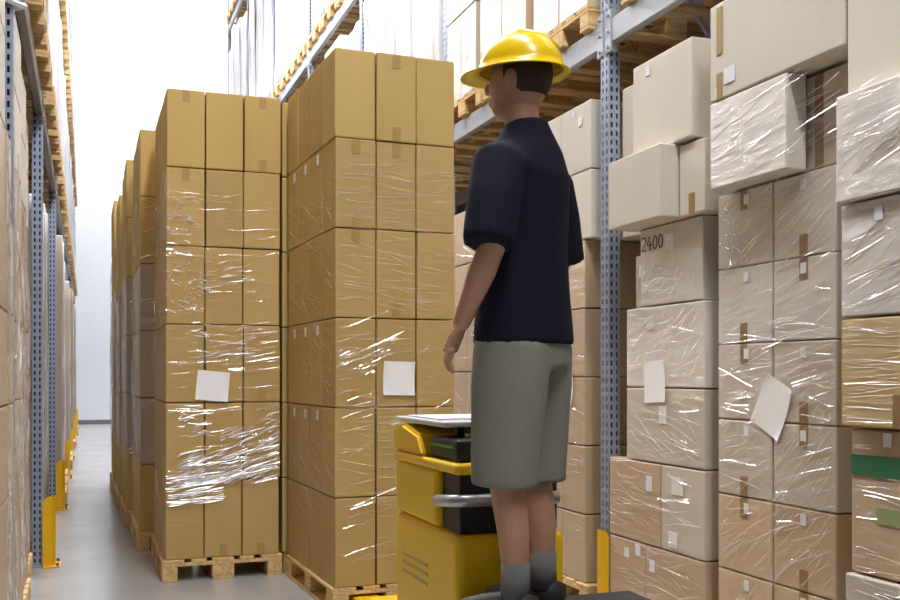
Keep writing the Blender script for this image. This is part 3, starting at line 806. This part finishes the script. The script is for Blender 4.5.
# upper cowl
bm = bmesh.new()
pr = [(3.60, 1.072), (3.985, 1.072), (3.985, 1.165), (3.86, 1.185), (3.66, 1.15)]
A = [bm.verts.new((1.195-1.4, y-3.3, z)) for y, z in pr]; B = [bm.verts.new((1.62-1.4, y-3.3, z)) for y, z in pr]
bm.faces.new(A); bm.faces.new(B[::-1])
for i in range(5): bm.faces.new((A[i], A[(i+1) % 5], B[(i+1) % 5], B[i]))
bmesh.ops.bevel(bm, geom=bm.edges[:], offset=.012, segments=2, affect='EDGES'); obj('cowl', bm, 'truck_yellow', T)
con = tp_('control_console', 1.225, 1.6, 3.30, 3.59, 1.072, 1.15, 'truck_black', .012)
tp_('status_strip', 1.218, 1.2245, 3.33, 3.58, 1.118, 1.126, 'green_led_strip', 0, 1, con)
for i in range(4):
    bm = bmesh.new(); cyl(bm, (1.3-1.4+i*.08, 3.38-3.3, 1.15), (1.3-1.4+i*.08, 3.38-3.3, 1.165), .014, 12); obj('button', bm, 'cushion_grey', con)
tp_('document_tray', 1.21, 1.6, 3.40, 4.0, 1.19, 1.21, 'tray_grey', .006, 2)
for yy in (3.5, 3.9):
    tp_('tray_leg', 1.3, 1.33, yy, yy+.03, 1.14, 1.19, 'truck_black', .003, 1)
bm = bmesh.new(); box(bm, 1.24-1.4, 1.52-1.4, 3.55-3.3, 3.93-3.3, 1.2105, 1.216); obj('paper_pad', bm, 'paper_white', T)
for i in range(3):
    bm = bmesh.new(); z = .66-i*.035
    box(bm, 1.197-1.4, 1.1995-1.4, 3.55-3.3, 3.86-3.3, z, z+.012); obj('decal_line', bm, 'decal_grey', T)
for xx in (1.46, 1.82):
    bm = bmesh.new(); box(bm, xx-1.4, xx+.15-1.4, 4.28-3.3, 6.72-3.3, .04, .085, .01, 2); obj('fork', bm, 'truck_yellow', T)
for xx, yy, r in ((1.22, 2.7, .11), (1.72, 2.7, .11), (1.47, 4.0, .13)):
    bm = bmesh.new(); cyl(bm, (xx-1.4, yy-3.3, r), (xx+.08-1.4, yy-3.3, r), r, 24); obj('wheel', bm, 'rubber', T)

# ------------------------------------------------------------------ person
PX, PY, PZ = 1.315, 2.93, .602
P = thing('person', 'person in yellow hard hat, navy shirt and grey shorts riding the truck', 'person', (PX, PY, PZ), math.radians(42))
def remesh(o, v, it=6):
    m = o.modifiers.new('remesh', 'REMESH'); m.mode = 'VOXEL'; m.voxel_size = v; m.use_smooth_shade = True
    s = o.modifiers.new('smooth', 'SMOOTH'); s.iterations = it; s.factor = .5
bm = bmesh.new()
# torso, neck
tube(bm, [(0, 0, .86), (0, 0, .95), (0, .0, 1.05), (0, .005, 1.16), (0, .01, 1.3), (0, .0, 1.42), (0, -.01, 1.48), (0, -.01, 1.53)],
     [(.15, .1), (.165, .115), (.15, .105), (.145, .1), (.17, .115), (.175, .11), (.11, .085), (.06, .06)], 24)
tube(bm, [(0, -.012, 1.5), (0, .0, 1.57), (0, .012, 1.63)], [.062, .056, .056], 16)
# head with face
ball(bm, (0, .02, 1.715), .077, .098, .112)
ball(bm, (0, .055, 1.645), .055, .055, .045)
tube(bm, [(0, .11, 1.735), (0, .128, 1.705), (0, .125, 1.69)], [.009, .015, .012], 10, (1, 0, 0))
tube(bm, [(-.024, .108, 1.655), (0, .116, 1.656), (.024, .108, 1.655)], [.006, .009, .006], 8, (0, 0, 1))
for s in (-1, 1):
    ball(bm, (s*.08, .01, 1.71), .012, .022, .033)
    # legs
    tube(bm, [(s*.085, 0, .93), (s*.1, .005, .8), (s*.105, .01, .62), (s*.105, .02, .5), (s*.108, .0, .38), (s*.11, -.015, .28), (s*.11, -.02, .12), (s*.112, -.015, .06)],
         [.09, .088, .068, .056, .055, .05, .036, .04], 18)
    tube(bm, [(s*.112, -.06, .045), (s*.115, .04, .045), (s*.12, .15, .03)], [(.036, .035), (.042, .032), (.036, .02)], 14, (0, 0, 1))
    # arms
    el = Vector((s*.265, -.02, 1.17)); wr = Vector((s*.25, .1, .925)) if s < 0 else Vector((s*.25, .1, .92))
    tube(bm, [(s*.15, 0, 1.43), (s*.2, -.005, 1.41), (s*.235, -.015, 1.3), tuple(el), tuple(el.lerp(wr, .35)), tuple(el.lerp(wr, .75)), tuple(wr)],
         [.055, .058, .048, .04, .042, .032, .026], 16)
    d = (wr-el).normalized(); side = Vector((-s, 0, 0)); side = (side-d*side.dot(d)).normalized(); nrm = d.cross(side)*1.0
    pal = wr+d*.05
    # palm
    tube(bm, [wr-d*.01, wr+d*.03, wr+d*.085], [(.026, .018), (.040, .016), (.040, .014)], 14, tuple(nrm))
    curl = -nrm if nrm.y < 0 else -nrm
    inward = Vector((0, 0, -1)) if True else nrm
    inward = (Vector((-s*.5, -.5, -.4))-d*Vector((-s*.5, -.5, -.4)).dot(d)).normalized()
    fdir = d.cross(inward).normalized()
    for q, ln in enumerate((.07, .08, .076, .06)):
        b0 = wr+d*.082+fdir*((q-1.5)*.0195)
        p1 = b0+d*ln*.45; p2 = p1+(d*.75+inward*.65).normalized()*ln*.33; p3 = p2+(d*.3+inward*.95).normalized()*ln*.28
        tube(bm, [b0-d*.015, b0, p1, p2, p3], [.0095, .0095, .0088, .008, .0068], 10, tuple(nrm))
    t0 = wr+d*.03+fdir*(-.036)
    tube(bm, [t0+fdir*.014, t0, t0+d*.03-fdir*.018+inward*.012, t0+d*.06-fdir*.02+inward*.022], [.013, .012, .0105, .008], 10, tuple(nrm))
body = obj('body', bm, 'skin', P); remesh(body, .0046, 4)
for s in (-1, 1):
    bm = bmesh.new(); ball(bm, (s*.031, .103, 1.722), .012, .010, .009); e = obj('eye', bm, 'eye_white', body, True)
    bm = bmesh.new(); ball(bm, (s*.031, .1105, 1.722), .005, .003, .005); obj('iris', bm, 'iris_dark', body, True)
bm = bmesh.new(); ball(bm, (0, .004, 1.735), .084, .1, .105)
for v in list(bm.verts):
    if v.co.y > .045 and v.co.z < 1.79: v.co.y = .045
    if v.co.z < 1.665: v.co.z = 1.665
obj('hair', bm, 'hair_brown', P, True)
# shirt
bm = bmesh.new()
tube(bm, [(0, .0, .875), (0, 0, .93), (0, .0, 1.05), (0, .005, 1.16), (0, .01, 1.3), (0, .0, 1.42), (0, -.01, 1.495), (0, -.008, 1.555), (0, -.004, 1.585)],
     [(.2, .155), (.198, .15), (.185, .14), (.182, .138), (.2, .145), (.2, .14), (.15, .11), (.085, .08), (.07, .072)], 28)
for s in (-1, 1):
    tube(bm, [(s*.13, 0, 1.42), (s*.2, -.005, 1.41), (s*.245, -.012, 1.3), (s*.29, -.015, 1.16)], [.085, .085, .083, .08], 18)
shirt = obj('shirt', bm, 'shirt_navy', P); remesh(shirt, .012, 5)
# shorts
bm = bmesh.new()
tube(bm, [(0, 0, .8), (0, 0, .9), (0, 0, .99)], [(.185, .14), (.182, .138), (.165, .125)], 28)
for s in (-1, 1):
    tube(bm, [(s*.09, 0, .88), (s*.1, .005, .75), (s*.108, .01, .6), (s*.112, .015, .43)], [(.105, .125), (.108, .125), (.104, .115), (.102, .108)], 22)
shorts = obj('shorts', bm, 'shorts_khaki', P); remesh(shorts, .012, 4)
for s in (-1, 1):
    bm = bmesh.new()
    tube(bm, [(s*.112, -.085, .05), (s*.113, -.03, .06), (s*.116, .06, .05), (s*.12, .14, .04), (s*.122, .185, .032)], [(.036, .048), (.043, .058), (.048, .048), (.046, .036), (.028, .024)], 18, (0, 0, 1))
    sh = obj('shoe', bm, 'shoe_dark', P, True)
    bm = bmesh.new(); tube(bm, [(s*.11, -.02, .08), (s*.11, -.02, .2)], [.046, .044], 16); obj('sock', bm, 'sock_grey', P, True)
# hard hat
bm = bmesh.new()
ball(bm, (0, .01, 1.755), .118, .14, .118, 32, 20)
bmesh.ops.bisect_plane(bm, geom=bm.verts[:]+bm.edges[:]+bm.faces[:], plane_co=(0, 0, 1.755), plane_no=(0, 0, 1), clear_inner=True)
tube(bm, [(0, -.11, 1.805), (0, -.06, 1.855), (0, .01, 1.876), (0, .08, 1.855), (0, .13, 1.80)], [(.014, .012)]*5, 10, (1, 0, 0))
hat = obj('hard_hat', bm, 'helmet_yellow', P, True)
sol = hat.modifiers.new('solid', 'SOLIDIFY'); sol.thickness = .004
bm = bmesh.new(); n = 40
inn, out = [], []
for k in range(n):
    a = 2*PI*k/n; ex = .022+.045*max(0, math.sin(a))**3
    inn.append((.114*math.cos(a), .01+.136*math.sin(a))); out.append(((.118+ex)*math.cos(a), .01+(.14+ex)*math.sin(a)))
V1 = [bm.verts.new((p[0], p[1], 1.756)) for p in inn]; V2 = [bm.verts.new((p[0], p[1], 1.744)) for p in out]
V3 = [bm.verts.new((p[0], p[1], 1.750)) for p in inn]; V4 = [bm.verts.new((p[0], p[1], 1.739)) for p in out]
for k in range(n):
    j = (k+1) % n
    for A, B in ((V1, V2), (V2, V4), (V4, V3), (V3, V1)): bm.faces.new((A[k], A[j], B[j], B[k]))
obj('brim', bm, 'helmet_yellow', hat, True)

# ------------------------------------------------------------------ light from the open end of the hall, view
w = bpy.data.worlds.new('world'); S.world = w; w.use_nodes = True
bg = w.node_tree.nodes['Background']; bg.inputs[0].default_value = (.93, .96, 1, 1); bg.inputs[1].default_value = 0.18
vs = S.view_settings
vs.view_transform = 'Standard'; vs.look = 'None'; vs.gamma = 1; vs.use_curve_mapping = False; vs.exposure = 0.4
for k, v in LABELS.items():
    if len(v) > 1 and 'lamp' not in k: print('DUPLABEL', k, v)
    if not 4 <= len(k.split()) <= 16: print('LABELLEN', len(k.split()), k)
